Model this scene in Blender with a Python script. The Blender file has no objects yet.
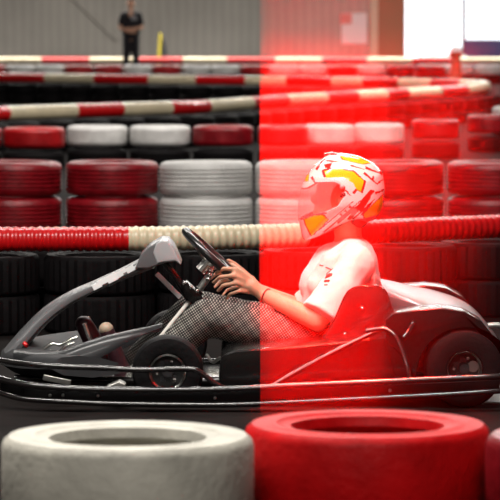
import bpy, bmesh, math, random
from mathutils import Vector, Matrix
random.seed(4)
PI = math.pi
scene = bpy.context.scene
COL = scene.collection

# ------------------------------------------------------------------ camera
F = 3300.0                       # focal length in pixels of the 500 px frame
CZ = 1.38
CY = 7.75 - F/271               # camera stands this far along Y
def dep(s): return CY + F/s      # depth at which one metre spans s pixels
TILT = math.atan((250 - 17) / F)
cam = bpy.data.cameras.new('camera'); camo = bpy.data.objects.new('camera', cam); COL.objects.link(camo)
camo.location = (0, CY, CZ); camo.rotation_euler = (PI/2 - TILT, 0, 0)
cam.sensor_width = 36; cam.lens = F * 36 / 500
cam.clip_end = 400
cam.dof.use_dof = True; cam.dof.focus_distance = F/271; cam.dof.aperture_fstop = 9.0
scene.camera = camo

def ray(px, py):
    x = (px - 250) / F; y = (250 - py) / F
    return Vector((x, math.cos(TILT) + y*math.sin(TILT), -math.sin(TILT) + y*math.cos(TILT)))
def at(px, py, Y):               # point seen at (px,py) standing Y metres away
    r = ray(px, py); return Vector((0, CY, CZ)) + r * ((Y-CY) / r.y)
def atz(px, py, z):              # point seen at (px,py) standing z metres high
    r = ray(px, py); return Vector((0, CY, CZ)) + r * ((z - CZ) / r.z)

# ------------------------------------------------------------------ light
w = bpy.data.worlds.new('sky'); scene.world = w; w.use_nodes = True
bg = w.node_tree.nodes['Background']; bg.inputs[0].default_value = (0.93, 0.96, 1, 1); bg.inputs[1].default_value = 2.4
def area(name, loc, sx, sy, power, color=(1, .96, .9), rot=(0, 0, 0), spread=PI):
    l = bpy.data.lights.new(name, 'AREA'); l.shape = 'RECTANGLE'; l.size = sx; l.size_y = sy
    l.energy = power; l.color = color; l.spread = spread
    o = bpy.data.objects.new(name, l); COL.objects.link(o); o.location = loc; o.rotation_euler = rot
    return o
area('hall_lamp', (-1.0, -3.0, 5.4), 6, 0.8, 430)
area('hall_lamp', (-1.0, 5.2, 5.4), 5, 0.6, 560)
area('hall_lamp', (-0.5, 13, 5.4), 6, 0.6, 380)
area('hall_lamp', (1, 23, 5.6), 12, 0.8, 900)
area('hall_lamp', (1, 37, 5.6), 14, 0.8, 1300)
area('hall_lamp', (1, 53, 5.6), 18, 0.8, 1600)
area('hall_lamp', (-2, 70, 5.6), 22, 1.0, 4200)
# made-up red overhead lamps, added with the smoke to make a red band
RED = (1, .012, .006)
area('added_red_light', (.25, 7.55, 3.4), .40, 2.1, 62, RED, spread=math.radians(3))
area('added_red_light', (.64, 7.55, 3.4), .38, 2.1, 15, RED, spread=math.radians(3))
scene.view_settings.view_transform = 'Standard'; scene.view_settings.look = 'None'
scene.view_settings.gamma = 1; scene.view_settings.use_curve_mapping = False
scene.view_settings.exposure = 0.0

# ------------------------------------------------------------------ materials
def mat(name, color, rough=.5, metal=0, coat=0, bump=0, bscale=40, var=0, vscale=6, spec=.5):
    m = bpy.data.materials.new(name); m.use_nodes = True
    nt = m.node_tree; b = nt.nodes['Principled BSDF']
    b.inputs['Base Color'].default_value = (*color, 1); b.inputs['Roughness'].default_value = rough
    b.inputs['Metallic'].default_value = metal; b.inputs['Coat Weight'].default_value = coat
    b.inputs['Coat Roughness'].default_value = .12; b.inputs['Specular IOR Level'].default_value = spec
    tc = nt.nodes.new('ShaderNodeTexCoord')
    if var:
        n = nt.nodes.new('ShaderNodeTexNoise'); n.inputs['Scale'].default_value = vscale; n.inputs['Detail'].default_value = 6
        nt.links.new(tc.outputs['Object'], n.inputs['Vector'])
        r = nt.nodes.new('ShaderNodeValToRGB')
        r.color_ramp.elements[0].position = .3; r.color_ramp.elements[1].position = .7
        r.color_ramp.elements[0].color = (*[c*(1-var) for c in color], 1)
        r.color_ramp.elements[1].color = (*[min(1, c*(1+var*.6)) for c in color], 1)
        nt.links.new(n.outputs['Fac'], r.inputs['Fac']); nt.links.new(r.outputs['Color'], b.inputs['Base Color'])
    if bump:
        n2 = nt.nodes.new('ShaderNodeTexNoise'); n2.inputs['Scale'].default_value = bscale; n2.inputs['Detail'].default_value = 5
        nt.links.new(tc.outputs['Object'], n2.inputs['Vector'])
        bp = nt.nodes.new('ShaderNodeBump'); bp.inputs['Strength'].default_value = bump; bp.inputs['Distance'].default_value = .01
        nt.links.new(n2.outputs['Fac'], bp.inputs['Height']); nt.links.new(bp.outputs['Normal'], b.inputs['Normal'])
    return m
def plaid():
    m = mat('glen_plaid_cloth', (.2, .2, .2), .9)
    nt = m.node_tree; b = nt.nodes['Principled BSDF']
    g = nt.nodes.new('ShaderNodeTexCoord')
    mp = nt.nodes.new('ShaderNodeMapping'); mp.inputs['Rotation'].default_value = (0, math.radians(35), 0)
    nt.links.new(g.outputs['Object'], mp.inputs['Vector'])
    outs = []
    for d in 'XZ':
        a = nt.nodes.new('ShaderNodeTexWave'); a.bands_direction = d; a.inputs['Scale'].default_value = 38; a.inputs['Distortion'].default_value = .3
        c = nt.nodes.new('ShaderNodeTexWave'); c.bands_direction = d; c.inputs['Scale'].default_value = 9
        for t in (a, c): nt.links.new(mp.outputs['Vector'], t.inputs['Vector'])
        mu = nt.nodes.new('ShaderNodeMath'); mu.operation = 'MULTIPLY_ADD'; mu.inputs[1].default_value = .8
        s = nt.nodes.new('ShaderNodeMath'); s.operation = 'MULTIPLY'; s.inputs[1].default_value = .2
        nt.links.new(c.outputs['Fac'], s.inputs[0]); nt.links.new(a.outputs['Fac'], mu.inputs[0]); nt.links.new(s.outputs[0], mu.inputs[2])
        outs.append(mu)
    p = nt.nodes.new('ShaderNodeMath'); p.operation = 'MULTIPLY'
    nt.links.new(outs[0].outputs[0], p.inputs[0]); nt.links.new(outs[1].outputs[0], p.inputs[1])
    r = nt.nodes.new('ShaderNodeValToRGB'); r.color_ramp.elements[0].position = .15; r.color_ramp.elements[1].position = .65
    r.color_ramp.elements[0].color = (.012, .012, .012, 1); r.color_ramp.elements[1].color = (.42, .40, .36, 1)
    nt.links.new(p.outputs[0], r.inputs['Fac']); nt.links.new(r.outputs['Color'], b.inputs['Base Color'])
    return m
M = dict(
    black_rubber=mat('black_rubber', (.006, .0055, .006), .6, bump=.3, bscale=60, spec=.12),
    barrier_rubber=mat('barrier_rubber', (.0045, .0035, .004), .7, bump=.4, bscale=30, spec=.12),
    red_rubber=mat('red_painted_rubber', (.42, .004, .007), .42, bump=.35, bscale=45, var=.35, vscale=9),
    dark_red_rubber=mat('dark_red_painted_rubber', (.26, .004, .010), .38, bump=.35, bscale=45, var=.4, vscale=9),
    white_rubber=mat('white_painted_rubber', (.70, .68, .66), .55, bump=.35, bscale=45, var=.18, vscale=7),
    bright_red_rubber=mat('bright_red_painted_rubber', (.66, .004, .006), .5, spec=.2, bump=.35, bscale=45, var=.25, vscale=9),
    cream_rubber=mat('cream_painted_rubber', (.60, .57, .49), .6, bump=.4, bscale=45, var=.22, vscale=8),
    red_pipe=mat('red_plastic', (.62, .006, .008), .30, coat=.3),
    cream_pipe=mat('cream_plastic', (.78, .66, .45), .35, coat=.2, var=.12, vscale=5),
    kart_black=mat('black_kart_plastic', (.007, .006, .006), .2, coat=.25, spec=.4),
    kart_grey_mid=mat('mid_grey_kart_plastic', (.036, .036, .038), .6, spec=.15),
    kart_grey=mat('grey_kart_plastic', (.12, .12, .125), .35, coat=.25, bump=.05, bscale=90),
    kart_grey_dark=mat('dark_grey_kart_plastic', (.016, .016, .018), .4, coat=.15, bump=.05, bscale=90),
    cowl_grey=mat('light_grey_cowl_plastic', (.11, .11, .115), .3, coat=.3),
    kart_silver=mat('silver_kart_plastic', (.42, .42, .43), .35, coat=.3),
    decal=mat('white_decal', (.7, .7, .7), .4),
    decal_dark=mat('grey_decal', (.1, .1, .1), .4),
    tube=mat('black_painted_steel', (.014, .012, .012), .2, coat=.8),
    steel=mat('bright_steel', (.75, .74, .70), .22, 1),
    dull_steel=mat('dull_steel', (.34, .33, .31), .4, .9, bump=.2),
    seat=mat('black_seat_shell', (.015, .012, .012), .13, coat=1),
    grip=mat('black_grip', (.012, .012, .012), .3, coat=.4),
    skin=mat('skin', (.62, .33, .21), .5, var=.08, vscale=20),
    shirt=mat('white_cotton', (.80, .76, .73), .85, bump=.25, bscale=12),
    plaid=plaid(),
    hair=mat('dark_hair', (.02, .01, .008), .6, bump=.5, bscale=80),
    maroon=mat('maroon_leather', (.030, .006, .010), .45, bump=.3),
    beige=mat('beige_rubber', (.42, .33, .24), .5),
    helmet_white=mat('helmet_white', (.86, .83, .82), .15, coat=1),
    helmet_yellow=mat('helmet_yellow', (.85, .62, .01), .2, coat=1),
    helmet_red=mat('helmet_red', (.40, .02, .015), .2, coat=1),
    helmet_dark=mat('helmet_dark', (.045, .008, .008), .35),
    print_red=mat('print_red', (.35, .03, .02), .8), print_dark=mat('print_dark', (.08, .06, .06), .8),
    tee_black=mat('black_cotton', (.014, .012, .016), .9), grey_cloth=mat('grey_cloth', (.3, .3, .32), .9),
    yellow=mat('yellow_plastic', (.45, .36, .03), .4), dark_plastic=mat('dark_plastic', (.015, .015, .017), .5),
    orange=mat('orange_cloth', (.55, .05, .02), .7), blue=mat('blue_panel', (.045, .06, .22), .5),
    paper=mat('white_sign_board', (.75, .72, .72), .5), cream_paint=mat('cream_paint', (.62, .50, .36), .5),
    brown_paint=mat('red_brown_cladding', (.42, .16, .08), .6),
    cord=mat('brown_cord', (.09, .02, .01), .7),
)
def visor_mat():
    m = mat('clear_visor', (.95, .85, .84), .05); b = m.node_tree.nodes['Principled BSDF']
    b.inputs['Transmission Weight'].default_value = .55; b.inputs['IOR'].default_value = 1.1; b.inputs['Alpha'].default_value = .17
    return m
M['visor'] = visor_mat()
def wall_mat():
    m = mat('grey_board_wall', (.40, .37, .33), .8, var=.16, vscale=.5)
    nt = m.node_tree; b = nt.nodes['Principled BSDF']; src = b.inputs['Base Color'].links[0].from_socket
    tc = nt.nodes.new('ShaderNodeTexCoord'); wv = nt.nodes.new('ShaderNodeTexWave'); wv.bands_direction = 'X'
    wv.inputs['Scale'].default_value = 1.3; wv.inputs['Distortion'].default_value = 1.2
    nt.links.new(tc.outputs['Object'], wv.inputs['Vector'])
    r = nt.nodes.new('ShaderNodeValToRGB'); r.color_ramp.elements[0].color = (.88, .88, .88, 1); r.color_ramp.elements[1].position = .6
    nt.links.new(wv.outputs['Fac'], r.inputs['Fac'])
    mx = nt.nodes.new('ShaderNodeMix'); mx.data_type = 'RGBA'; mx.blend_type = 'MULTIPLY'; mx.inputs[0].default_value = 1
    nt.links.new(src, mx.inputs[6]); nt.links.new(r.outputs['Color'], mx.inputs[7]); nt.links.new(mx.outputs[2], b.inputs['Base Color'])
    return m
M['wall'] = wall_mat()
M['floor'] = mat('worn_concrete', (.013, .0105, .010), .9, spec=.05, bump=.15, bscale=8, var=.45, vscale=2.2)
M['ceiling'] = mat('ceiling_paint', (.03, .03, .03), .9)

# ------------------------------------------------------------------ mesh helpers
def V(*a): return Vector(a)
class MB:
    def __init__(s): s.bm = bmesh.new(); s.smooth = True
    def box(s, c, size, rot=None, bev=0):
        r = bmesh.ops.create_cube(s.bm, size=1)
        mtx = Matrix.Translation(c) @ (rot or Matrix.Identity(4)) @ Matrix.Diagonal((*size, 1))
        bmesh.ops.transform(s.bm, matrix=mtx, verts=r['verts'])
        if bev:
            es = {e for v in r['verts'] for e in v.link_edges}
            bmesh.ops.bevel(s.bm, geom=list(es), offset=bev, segments=3, profile=.6, affect='EDGES')
        return s
    def rings(s, rings, cap=True, closed=False):
        vs = [[s.bm.verts.new(p) for p in r] for r in rings]
        n = len(vs[0])
        k = len(vs)
        for i in range(k if closed else k-1):
            a, b = vs[i], vs[(i+1) % k]
            for j in range(n):
                s.bm.faces.new((a[j], a[(j+1) % n], b[(j+1) % n], b[j]))
        if cap and not closed:
            s.bm.faces.new(vs[0][::-1]); s.bm.faces.new(vs[-1])
        return s
    def tube(s, pts, r, n=12, sub=6, closed=False, flat=1):
        P = spline(pts, sub, closed); m = len(P)
        rr = r if callable(r) else (lambda t: r)
        rings = []; up = None
        for i, p in enumerate(P):
            if closed: d = P[(i+1) % m] - P[i-1]
            else: d = P[min(i+1, m-1)] - P[max(i-1, 0)]
            d.normalize()
            if up is None:
                up = V(0, 0, 1) if abs(d.z) < .9 else V(0, 1, 0)
            a = d.cross(up); a.normalize(); u2 = a.cross(d); u2.normalize(); up = u2
            R = rr(i / max(1, m-1))
            rings.append([p + a*math.cos(2*PI*k/n)*R + u2*math.sin(2*PI*k/n)*R*flat for k in range(n)])
        return s.rings(rings, closed=closed)
    def lathe(s, prof, c, axis='Z', n=48, closed=True):
        # prof: (radius, height) closed profile turned about the axis
        rings = []
        for k in range(n):
            a = 2*PI*k/n; row = []
            for (r, h) in prof:
                x, y = r*math.cos(a), r*math.sin(a)
                row.append(c + (V(x, y, h) if axis == 'Z' else V(x, h, y)))
            rings.append(row)
        return s.rings(rings, closed=True)
    def prism(s, outline, y0, y1, bev=.006, seg=3):
        # outline: list of (X,Z) ; extruded along Y
        a = [s.bm.verts.new((x, y0, z)) for x, z in outline]; f = s.bm.faces.new(a)
        r = bmesh.ops.extrude_face_region(s.bm, geom=[f])
        vs = [g for g in r['geom'] if isinstance(g, bmesh.types.BMVert)]
        bmesh.ops.translate(s.bm, verts=vs, vec=(0, y1-y0, 0))
        if bev:
            es = [e for e in {e for v in vs+a for e in v.link_edges} if abs(e.verts[0].co.y - e.verts[1].co.y) < 1e-6]
            bmesh.ops.bevel(s.bm, geom=es, offset=bev, segments=seg, profile=.6, affect='EDGES')
        return s
    def ball(s, c, r, sy=None, n=16):
        rx, ry, rz = r if isinstance(r, tuple) else (r, r, r)
        m = n//2+1; nv = s.bm.verts.new; nf = s.bm.faces.new
        rows = [[nv((c.x+rx*math.sin(PI*i/m)*math.cos(2*PI*k/n), c.y+ry*math.sin(PI*i/m)*math.sin(2*PI*k/n), c.z+rz*math.cos(PI*i/m))) for k in range(n)] for i in range(1, m)]
        t, b = nv((c.x, c.y, c.z+rz)), nv((c.x, c.y, c.z-rz))
        for k in range(n):
            j = (k+1) % n
            nf((t, rows[0][k], rows[0][j])); nf((b, rows[-1][j], rows[-1][k]))
            for i in range(m-2): nf((rows[i][k], rows[i+1][k], rows[i+1][j], rows[i][j]))
        return s
    def limb(s, pts, n=14):
        # pts: (point, radius) - swept, round ended
        for (p, r), (q, t) in zip(pts, pts[1:]):
            steps = max(2, int((q-p).length / (min(r, t)*.3)))
            for i in range(steps+1):
                f = i/steps; s.ball(p.lerp(q, f), r+(t-r)*f, n=n)
        return s
    def cone(s, p, q, r0, r1, n=20):
        d = (q-p).normalized(); u = V(0, 1, 0); a = d.cross(u).normalized(); b = a.cross(d)
        return s.rings([[p0 + a*math.cos(2*PI*k/n)*R + b*math.sin(2*PI*k/n)*R for k in range(n)] for p0, R in ((p, r0), (q, r1))])
    def build(s, name, m, parent=None, base=None, smooth=True, angle=35):
        bmesh.ops.recalc_face_normals(s.bm, faces=s.bm.faces)
        me = bpy.data.meshes.new(name)
        off = V(0, 0, 0)
        if parent is not None: off = wloc(parent)
        elif base is not None: off = Vector(base)
        bmesh.ops.translate(s.bm, verts=s.bm.verts, vec=-off)
        s.bm.to_mesh(me); s.bm.free()
        for mm in (m if isinstance(m, list) else [m]): me.materials.append(mm)
        if smooth:
            me.polygons.foreach_set('use_smooth', [True]*len(me.polygons))
            me.set_sharp_from_angle(angle=math.radians(angle))
        o = bpy.data.objects.new(name, me); COL.objects.link(o)
        if parent is not None: o.parent = parent
        else: o.location = off
        return o
def wloc(o):
    p = Vector(o.location)
    while o.parent: o = o.parent; p += Vector(o.location)
    return p
def spline(pts, sub, closed=False):
    pts = [Vector(p) for p in pts]; n = len(pts)
    if sub <= 1 or (n < 3 and not closed): return pts
    out = []
    for i in range(n if closed else n-1):
        g = (lambda k: pts[k % n]) if closed else (lambda k: pts[max(0, min(n-1, k))])
        a, b, c, d = g(i-1), g(i), g(i+1), g(i+2)
        for j in range(sub):
            t = j/sub
            out.append(.5*((2*b) + (c-a)*t + (2*a-5*b+4*c-d)*t*t + (3*b-a-3*c+d)*t**3))
    if not closed: out.append(pts[-1])
    return out
def tag(o, label=None, cat=None, group=None, kind=None):
    for k, v in (('label', label), ('category', cat), ('group', group), ('kind', kind)):
        if v: o[k] = v
    return o
def empty(name, loc):
    o = bpy.data.objects.new(name, None); COL.objects.link(o); o.location = loc; o.empty_display_size = .1
    return o
def modify(o, kind, **kw):
    m = o.modifiers.new(kind.lower(), kind)
    for k, v in kw.items(): setattr(m, k, v)
    return m
def meld(o, vox=.008, smooth=4):
    modify(o, 'REMESH', mode='VOXEL', voxel_size=vox, use_smooth_shade=True)
    modify(o, 'SMOOTH', factor=.5, iterations=smooth)
def struct(o): o['kind'] = 'structure'; return o

# ------------------------------------------------------------------ the hall
WY = dep(37.5)
struct(MB().box(V(0, 41, -.05), (34, 104, .1)).build('floor', M['floor'], smooth=False))
struct(MB().box(V(0, 40.5, 6.05), (34, 102, .1)).build('ceiling', M['ceiling'], smooth=False))
struct(MB().box(V(-16.9, 40.5, 3), (.2, 102, 6)).build('wall_left', M['wall'], smooth=False))
struct(MB().box(V(16.9, 40.5, 3), (.2, 102, 6)).build('wall_right', M['wall'], smooth=False))
struct(MB().box(V(0, -10.4, 3), (34, .2, 6)).build('wall_front', M['wall'], smooth=False))
xo = at(405, 20, WY).x; xo2 = 9.5
bw = MB(); bw.box(V((xo-17)/2, WY+.1, 3), (xo+17, .2, 6)); bw.box(V((xo2+17)/2, WY+.1, 3), (17-xo2, .2, 6))
bw.box(V((xo+xo2)/2, WY+.1, 5.6), (xo2-xo, .2, .8))
struct(bw.build('wall_back', M['wall'], smooth=False))
struct(MB().box(V((at(373, 20, WY).x+xo)/2, WY-.03, 3), (xo-at(373, 20, WY).x, .12, 6)).build('trim_1', M['brown_paint'], smooth=False))
struct(MB().box(V(at(374, 20, WY).x, WY-.08, 3), (.2, .16, 6)).build('trim_2', M['cream_paint'], smooth=False))
struct(MB().box(V(at(464, 20, WY).x, WY+.05, 2.6), (.09, .12, 5.2)).build('trim_3', M['dark_plastic'], smooth=False))
struct(MB().box(V(at(155, 20, WY).x, WY-.02, 3), (.1, .05, 6)).build('trim_4', M['wall'], smooth=False))
p0, p1 = at(70, -4, WY-.05), at(116, 40, WY-.05)
struct(MB().tube([p0, p1], .05, sub=1).build('trim_5', M['wall']))
xb = at(464, 40, WY).x
bl = MB(); zt = at(464, 39.5, WY).z; bl.box(V((xb+xo2)/2, WY-.15, zt/2+.01), (xo2-xb, .12, zt-.02), bev=.02)
tag(bl.build('blue_barrier_board', M['blue'], base=(xb+1, WY-.15, 0)), 'long dark blue board across the lower part of the bright opening', 'barrier board')
sg = empty('wall_sign', at(354, 28, WY-.05)); tag(sg, 'pale rectangular sign board mounted on the far grey wall', 'sign')
a, b = at(341.5, 13, WY-.06), at(367, 44, WY-.06)
MB().box((a+b)/2, (abs(b.x-a.x), .05, abs(a.z-b.z)), bev=.01).build('sign_panel', M['paper'], sg, smooth=False)
MB().box(V((a.x+b.x)/2-.22, WY-.1, (a.z+b.z)/2+.26), (.3, .02, .28)).build('sign_corner', mat('pink_print', (.75, .25, .22), .6), sg, smooth=False)

# ------------------------------------------------------------------ tyres
def tyre_mesh(R, H, rim=.60, groove=5, n=64, lug=0, square=False):
    prof = []; ri = R*rim
    def add(r, h): prof.append((r, h))
    add(ri, H*.16); add(ri*1.04, H*.04); add(R*.74, 0); add(R*(.95 if square else .86), H*.02); add(R*(.98 if square else .95), H*.06); add(R*(.997 if square else .985), H*.13)
    g0, g1 = .2, .8
    for i in range(groove):
        c = g0+(g1-g0)*(i+.5)/groove; hw = .022
        add(R, H*(c-hw-.012)); add(R*.975, H*(c-hw)); add(R*.975, H*(c+hw)); add(R, H*(c+hw+.012))
    add(R*(.997 if square else .985), H*.87); add(R*(.98 if square else .95), H*.94); add(R*(.94 if square else .86), H*.99); add(R*.80, H*.985); add(R*.785, H); add(R*.74, H); add(R*.725, H*.98)
    add(ri*1.04, H*.96); add(ri, H*.84); add(ri*1.05, H*.78); add(R*.9, H*.6); add(R*.92, H*.4); add(ri*1.05, H*.22)
    rings = []
    for k in range(n):
        a = 2*PI*k/n; row = []
        for j, (r, h) in enumerate(prof):
            if lug and r > R*.94 and k % 2: r *= (1-lug)
            row.append(V(r*math.cos(a), r*math.sin(a), h))
        rings.append(row)
    b = MB(); b.rings(rings, closed=True); return b
protos = {}
def tyre(loc, R, H, mname, label, group=None, lug=0, n=56, rz=0, tilt=0, name='stacked_tyre', cat='tyre'):
    square = n == 144 or lug > .02; key = (round(R, 3), round(H, 3), mname, lug, n)
    if key not in protos:
        o = tyre_mesh(R, H, lug=lug, n=n, square=square, groove=0 if square else 5).build(name, M[mname]); protos[key] = o
    else:
        o = protos[key].copy(); COL.objects.link(o)
    o.location = loc; o.rotation_euler = (tilt, tilt*.6, rz)
    return tag(o, label, cat, group)

# nearest tyres (two high, bottom of the frame)
def near(px, mname, lab, lab2, s=425):
    Y = dep(s); x = (px-250)/s
    tyre((x, Y, .199), .300, .196, mname, lab, lug=.008, n=144)
    tyre((x, Y, 0), .298, .198, 'black_rubber', lab2, 'unpainted tyres under the nearest tyres', n=96)
near(127, 'cream_rubber', 'large blurred off-white tyre nearest the camera at bottom left', 'black tyre hidden beneath a painted tyre in the nearest row')
near(368, 'bright_red_rubber', 'large blurred bright red tyre nearest the camera, right of the off-white one', 'black tyre hidden beneath a painted tyre in the nearest row', 413)
near(614, 'dark_red_rubber', 'dark red tyre cut off by the bottom right corner of the frame', 'black tyre hidden beneath a painted tyre in the nearest row')

# front barrier under the nearest red and cream pipe
def pipe_run(path, r, cuts, cols, name, label, cat, h, period, ribs=.035, n=20, first='red'):
    # path: world points; cuts: fractions where the colour changes
    P = spline(path, 60); L = [0]
    for a, b in zip(P, P[1:]): L.append(L[-1]+(b-a).length)
    T = L[-1]
    def pos(d):
        d = max(0, min(T, d)); lo = 0
        import bisect
        i = min(len(L)-2, max(0, bisect.bisect_right(L, d)-1))
        return P[i].lerp(P[i+1], (d-L[i])/max(1e-9, L[i+1]-L[i]))
    root = empty(name, (P[len(P)//2].x, P[len(P)//2].y, h)); tag(root, label, cat)
    # cuts given as world points -> distances
    D = [0]+[L[min(range(len(P)), key=lambda i: (P[i]-c).length)] for c in cuts]+[T]
    for i in range(len(D)-1):
        d0, d1 = D[i], D[i+1]
        if d1-d0 < .02: continue
        steps = max(3, int((d1-d0)/period*6)); rings = []
        for k in range(steps+1):
            d = d0+(d1-d0)*k/steps; p = pos(d); t = (pos(d+.02)-pos(d-.02)).normalized()
            a_ = t.cross(V(0, 0, 1)).normalized(); u = a_.cross(t)
            R = r*(1-ribs*(.5-.5*math.cos(2*PI*d/period)))
            if k in (0, steps): R *= .96
            rings.append([p+a_*math.cos(2*PI*j/n)*R+u*math.sin(2*PI*j/n)*R for j in range(n)])
        c = cols[i % len(cols)]
        MB().rings(rings).build(c+'_section', M[c+'_pipe'], root)
    return P
HR = .41
front_path = [atz(x, y, HR) for x, y in ((-40, 239.5), (60, 239), (160, 238.5), (260, 236.5), (340, 233.5), (420, 229.5), (480, 227), (560, 224))]
fp = pipe_run(front_path, .056, [atz(128, 238.7, HR), atz(306, 235, HR)], ['red', 'cream', 'red'], 'barrier_pipe',
              'nearest corrugated barrier pipe, red then cream then red, running just behind the kart', 'barrier pipe', HR, .035, ribs=.09, n=24)
def along(P, spacing, start=0):
    out = []; want = start; done = 0
    for a, b in zip(P, P[1:]):
        d = (b-a).length
        while want <= done+d and d > 0:
            q = a.lerp(b, (want-done)/d); want += spacing
            if all((q-o_).xy.length > spacing*.97 for o_ in out): out.append(q)
        done += d
    return out
fq = along(fp, .505, .1)
for k, p in enumerate(fq + [a_.lerp(b_, .5) + V(-(b_-a_).y, (b_-a_).x, 0).normalized()*.46 for a_, b_ in zip(fq, fq[1:])]):
    for lay in range(2):
        tyre((p.x, p.y+.05, lay*.172), .245, .17, 'barrier_rubber', 'black tyre in the dark two-high stack under the nearest barrier pipe', 'black tyres under the nearest barrier pipe', lug=.035, n=72)

# first painted stacks behind
names1 = [(-80, 'dark_red_rubber', 'dark red', 'left of the frame edge'), (15, 'dark_red_rubber', 'glossy red', 'at the left frame edge'),
          (112, 'dark_red_rubber', 'dark red', 'between the left edge stack and the white stack'),
          (206, 'white_rubber', 'white', 'right above the steering wheel'), (302, 'white_rubber', 'white', 'just left of the helmet'),
          (398, 'red_rubber', 'red', 'just right of the helmet'), (494, 'dark_red_rubber', 'red', 'at the right frame edge')]
for i, (px, mn, cl, where) in enumerate(names1):
    if i == 0: continue
    Y = dep(155); x = (px-250)/155
    for lay in range(2):
        tyre((x, Y, lay*.228+.005), .302, .222, mn, f'{"upper" if lay else "lower"} {cl} tyre of the stack {where}', 'painted tyres in the row behind the kart', rz=i, tilt=(.015 if lay and i % 2 else 0), n=72)
# second painted row
names2 = [(-29, 'red_rubber', 119, 'red', 'at the left frame edge, mostly cut off'), (34, 'red_rubber', 119, 'red', 'nearest the left edge of the frame'), (97, 'white_rubber', 117, 'white', 'left of the two white ones, above the dark red stack'),
          (160, 'white_rubber', 117, 'white', 'right one of the two white, above the white stack'), (223, 'dark_red_rubber', 117, 'dark red', 'directly right of the two white ones'),
          (283, 'dark_red_rubber', 117, 'dark red', 'between the dark red one and the pink-lit white pair'), (329, 'white_rubber', 116, 'white', 'above the helmet in the red light'),
          (379, 'white_rubber', 115, 'white', 'right above the back of the helmet in the red light'), (436, 'red_rubber', 111, 'red', 'right of the helmet in the red light'),
          (490, 'dark_red_rubber', 106, 'dark red', 'left of the white one at the right edge')]
for i, (px, mn, py, cl, where) in enumerate(names2):
    p = atz(px, py+12, .34)
    for lay in range(2):
        tyre((p.x, p.y, lay*.185), .284 if i <= 4 else .238, .155 if lay == 0 else .19, 'barrier_rubber' if lay == 0 else mn,
             f'{cl} tyre, second row back, {where}' if lay else 'black lower tyre under the second painted row', 'second row painted tyres' if lay else 'black tyres under the second row', rz=i*.7, n=56)
p = atz(521, 109, .42)
tyre((p.x, p.y, .21), .3, .24, 'white_rubber', 'white tyre cut by the right frame edge, level with the second row', n=56)
tyre((p.x, p.y, 0), .3, .2, 'barrier_rubber', 'black lower tyre under the second painted row', 'black tyres under the second row', n=56)

# the hairpin pipe further back
px3 = [(-30, 115), (30, 112.5), (120, 109.5), (200, 107), (250, 103.5), (300, 100), (360, 96.5), (430, 92.5), (470, 89.5), (485, 87), (480, 85.2), (455, 84.2), (400, 83), (330, 81.5), (250, 80.5), (150, 79.5), (60, 78.3), (-40, 77)]
path3 = [atz(x, y, HR) for x, y in px3]
c3 = [(8, 113.5), (73, 111), (120, 109.5), (165, 108), (207, 106.7), (251, 103.5), (286, 101), (324, 98.6), (354, 96.8), (385, 95.2), (407, 94), (437, 92), (461, 90), (463, 84.4), (433, 83.7), (403, 83), (366, 82.2), (332, 81.6), (286, 81), (246, 80.5), (197, 80), (150, 79.5), (96, 78.8), (46, 78.1), (0, 77.5)]
hp = pipe_run(path3, .078, [atz(x, y, HR) for x, y in c3], ['red', 'cream'], 'barrier_pipe',
              'long striped red and cream pipe curling round a hairpin at the right', 'barrier pipe', HR, .12, ribs=.03, n=14)
def under(P, sp, label, group, R=.27, lug=0, zs=(0,), H=.19, mname='barrier_rubber', dy=.0):
    for k, p in enumerate(along(P, sp, .2)):
        for z in zs: tyre((p.x, p.y+dy, z), R, H, mname, label, group, lug=lug, n=32)
under(hp, .55, 'black tyre in the low stack under the hairpin barrier pipe', 'black tyres under the hairpin pipe', zs=(0, .162), H=.158)

# farthest rows
Y = dep(48.3)
cols = ['red_rubber', 'white_rubber', 'white_rubber', 'red_rubber', 'red_rubber', 'white_rubber', 'red_rubber', 'white_rubber', 'white_rubber', 'red_rubber', 'white_rubber', 'white_rubber', 'red_rubber', 'white_rubber', 'red_rubber', 'red_rubber', 'white_rubber', 'white_rubber', 'white_rubber']
for i, mn in enumerate(cols):
    x = -5.35+i*.605
    c = 'red' if 'red' in mn else 'white'
    o_ = ['first', 'second', 'third', 'fourth', 'fifth', 'sixth', 'seventh', 'eighth', 'ninth', 'tenth', 'eleventh', 'twelfth', 'thirteenth', 'fourteenth', 'fifteenth', 'sixteenth', 'seventeenth', 'eighteenth', 'nineteenth'][i]
    tyre((x, Y, .2), .295, .19, mn, f'{c} tyre in the farthest painted row, {o_} from the left', 'farthest painted tyre row', n=32)
    tyre((x, Y, 0), .29, .19, 'barrier_rubber', 'black tyre beneath the farthest painted row', 'black tyres beneath the farthest row', n=32)
path1 = [V(x_, dep(45), .41) for x_ in (-7, -2, 3, 5.6)]
cuts1 = [V(-5.65+i*1.03, dep(45), .41) for i in range(11)]
pipe_run(path1, .08, cuts1, ['red', 'cream'], 'barrier_pipe', 'farthest striped red and cream pipe along the foot of the far wall', 'barrier pipe', .46, .15, ribs=.02, n=12)
for q, (px, py) in enumerate(((463, 60), (481, 60), (499, 60))):
    p = atz(px, py, .55)
    tyre((p.x, dep(43), .22), .2, .3, 'white_rubber', ['small white tyre just right of the orange-red figure', 'small white tyre, middle of three before the blue board', 'white tyre before the blue board at the right edge'][q], 'white tyres before the blue board', n=32)
    tyre((p.x, dep(43), 0), .2, .21, 'barrier_rubber', 'black tyre beneath a white tyre before the blue board', 'black tyres before the blue board', n=32)

struct(MB().box(V(at(500, 402, 7.6).x+.02, 7.75, .003), (.30, .9, .006)).build('floor_glare_patch', mat('painted_floor_glare', (.7, .7, .7), .4), smooth=False))  # daylight reflection of the opening on the floor, put in as a pale patch
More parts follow.
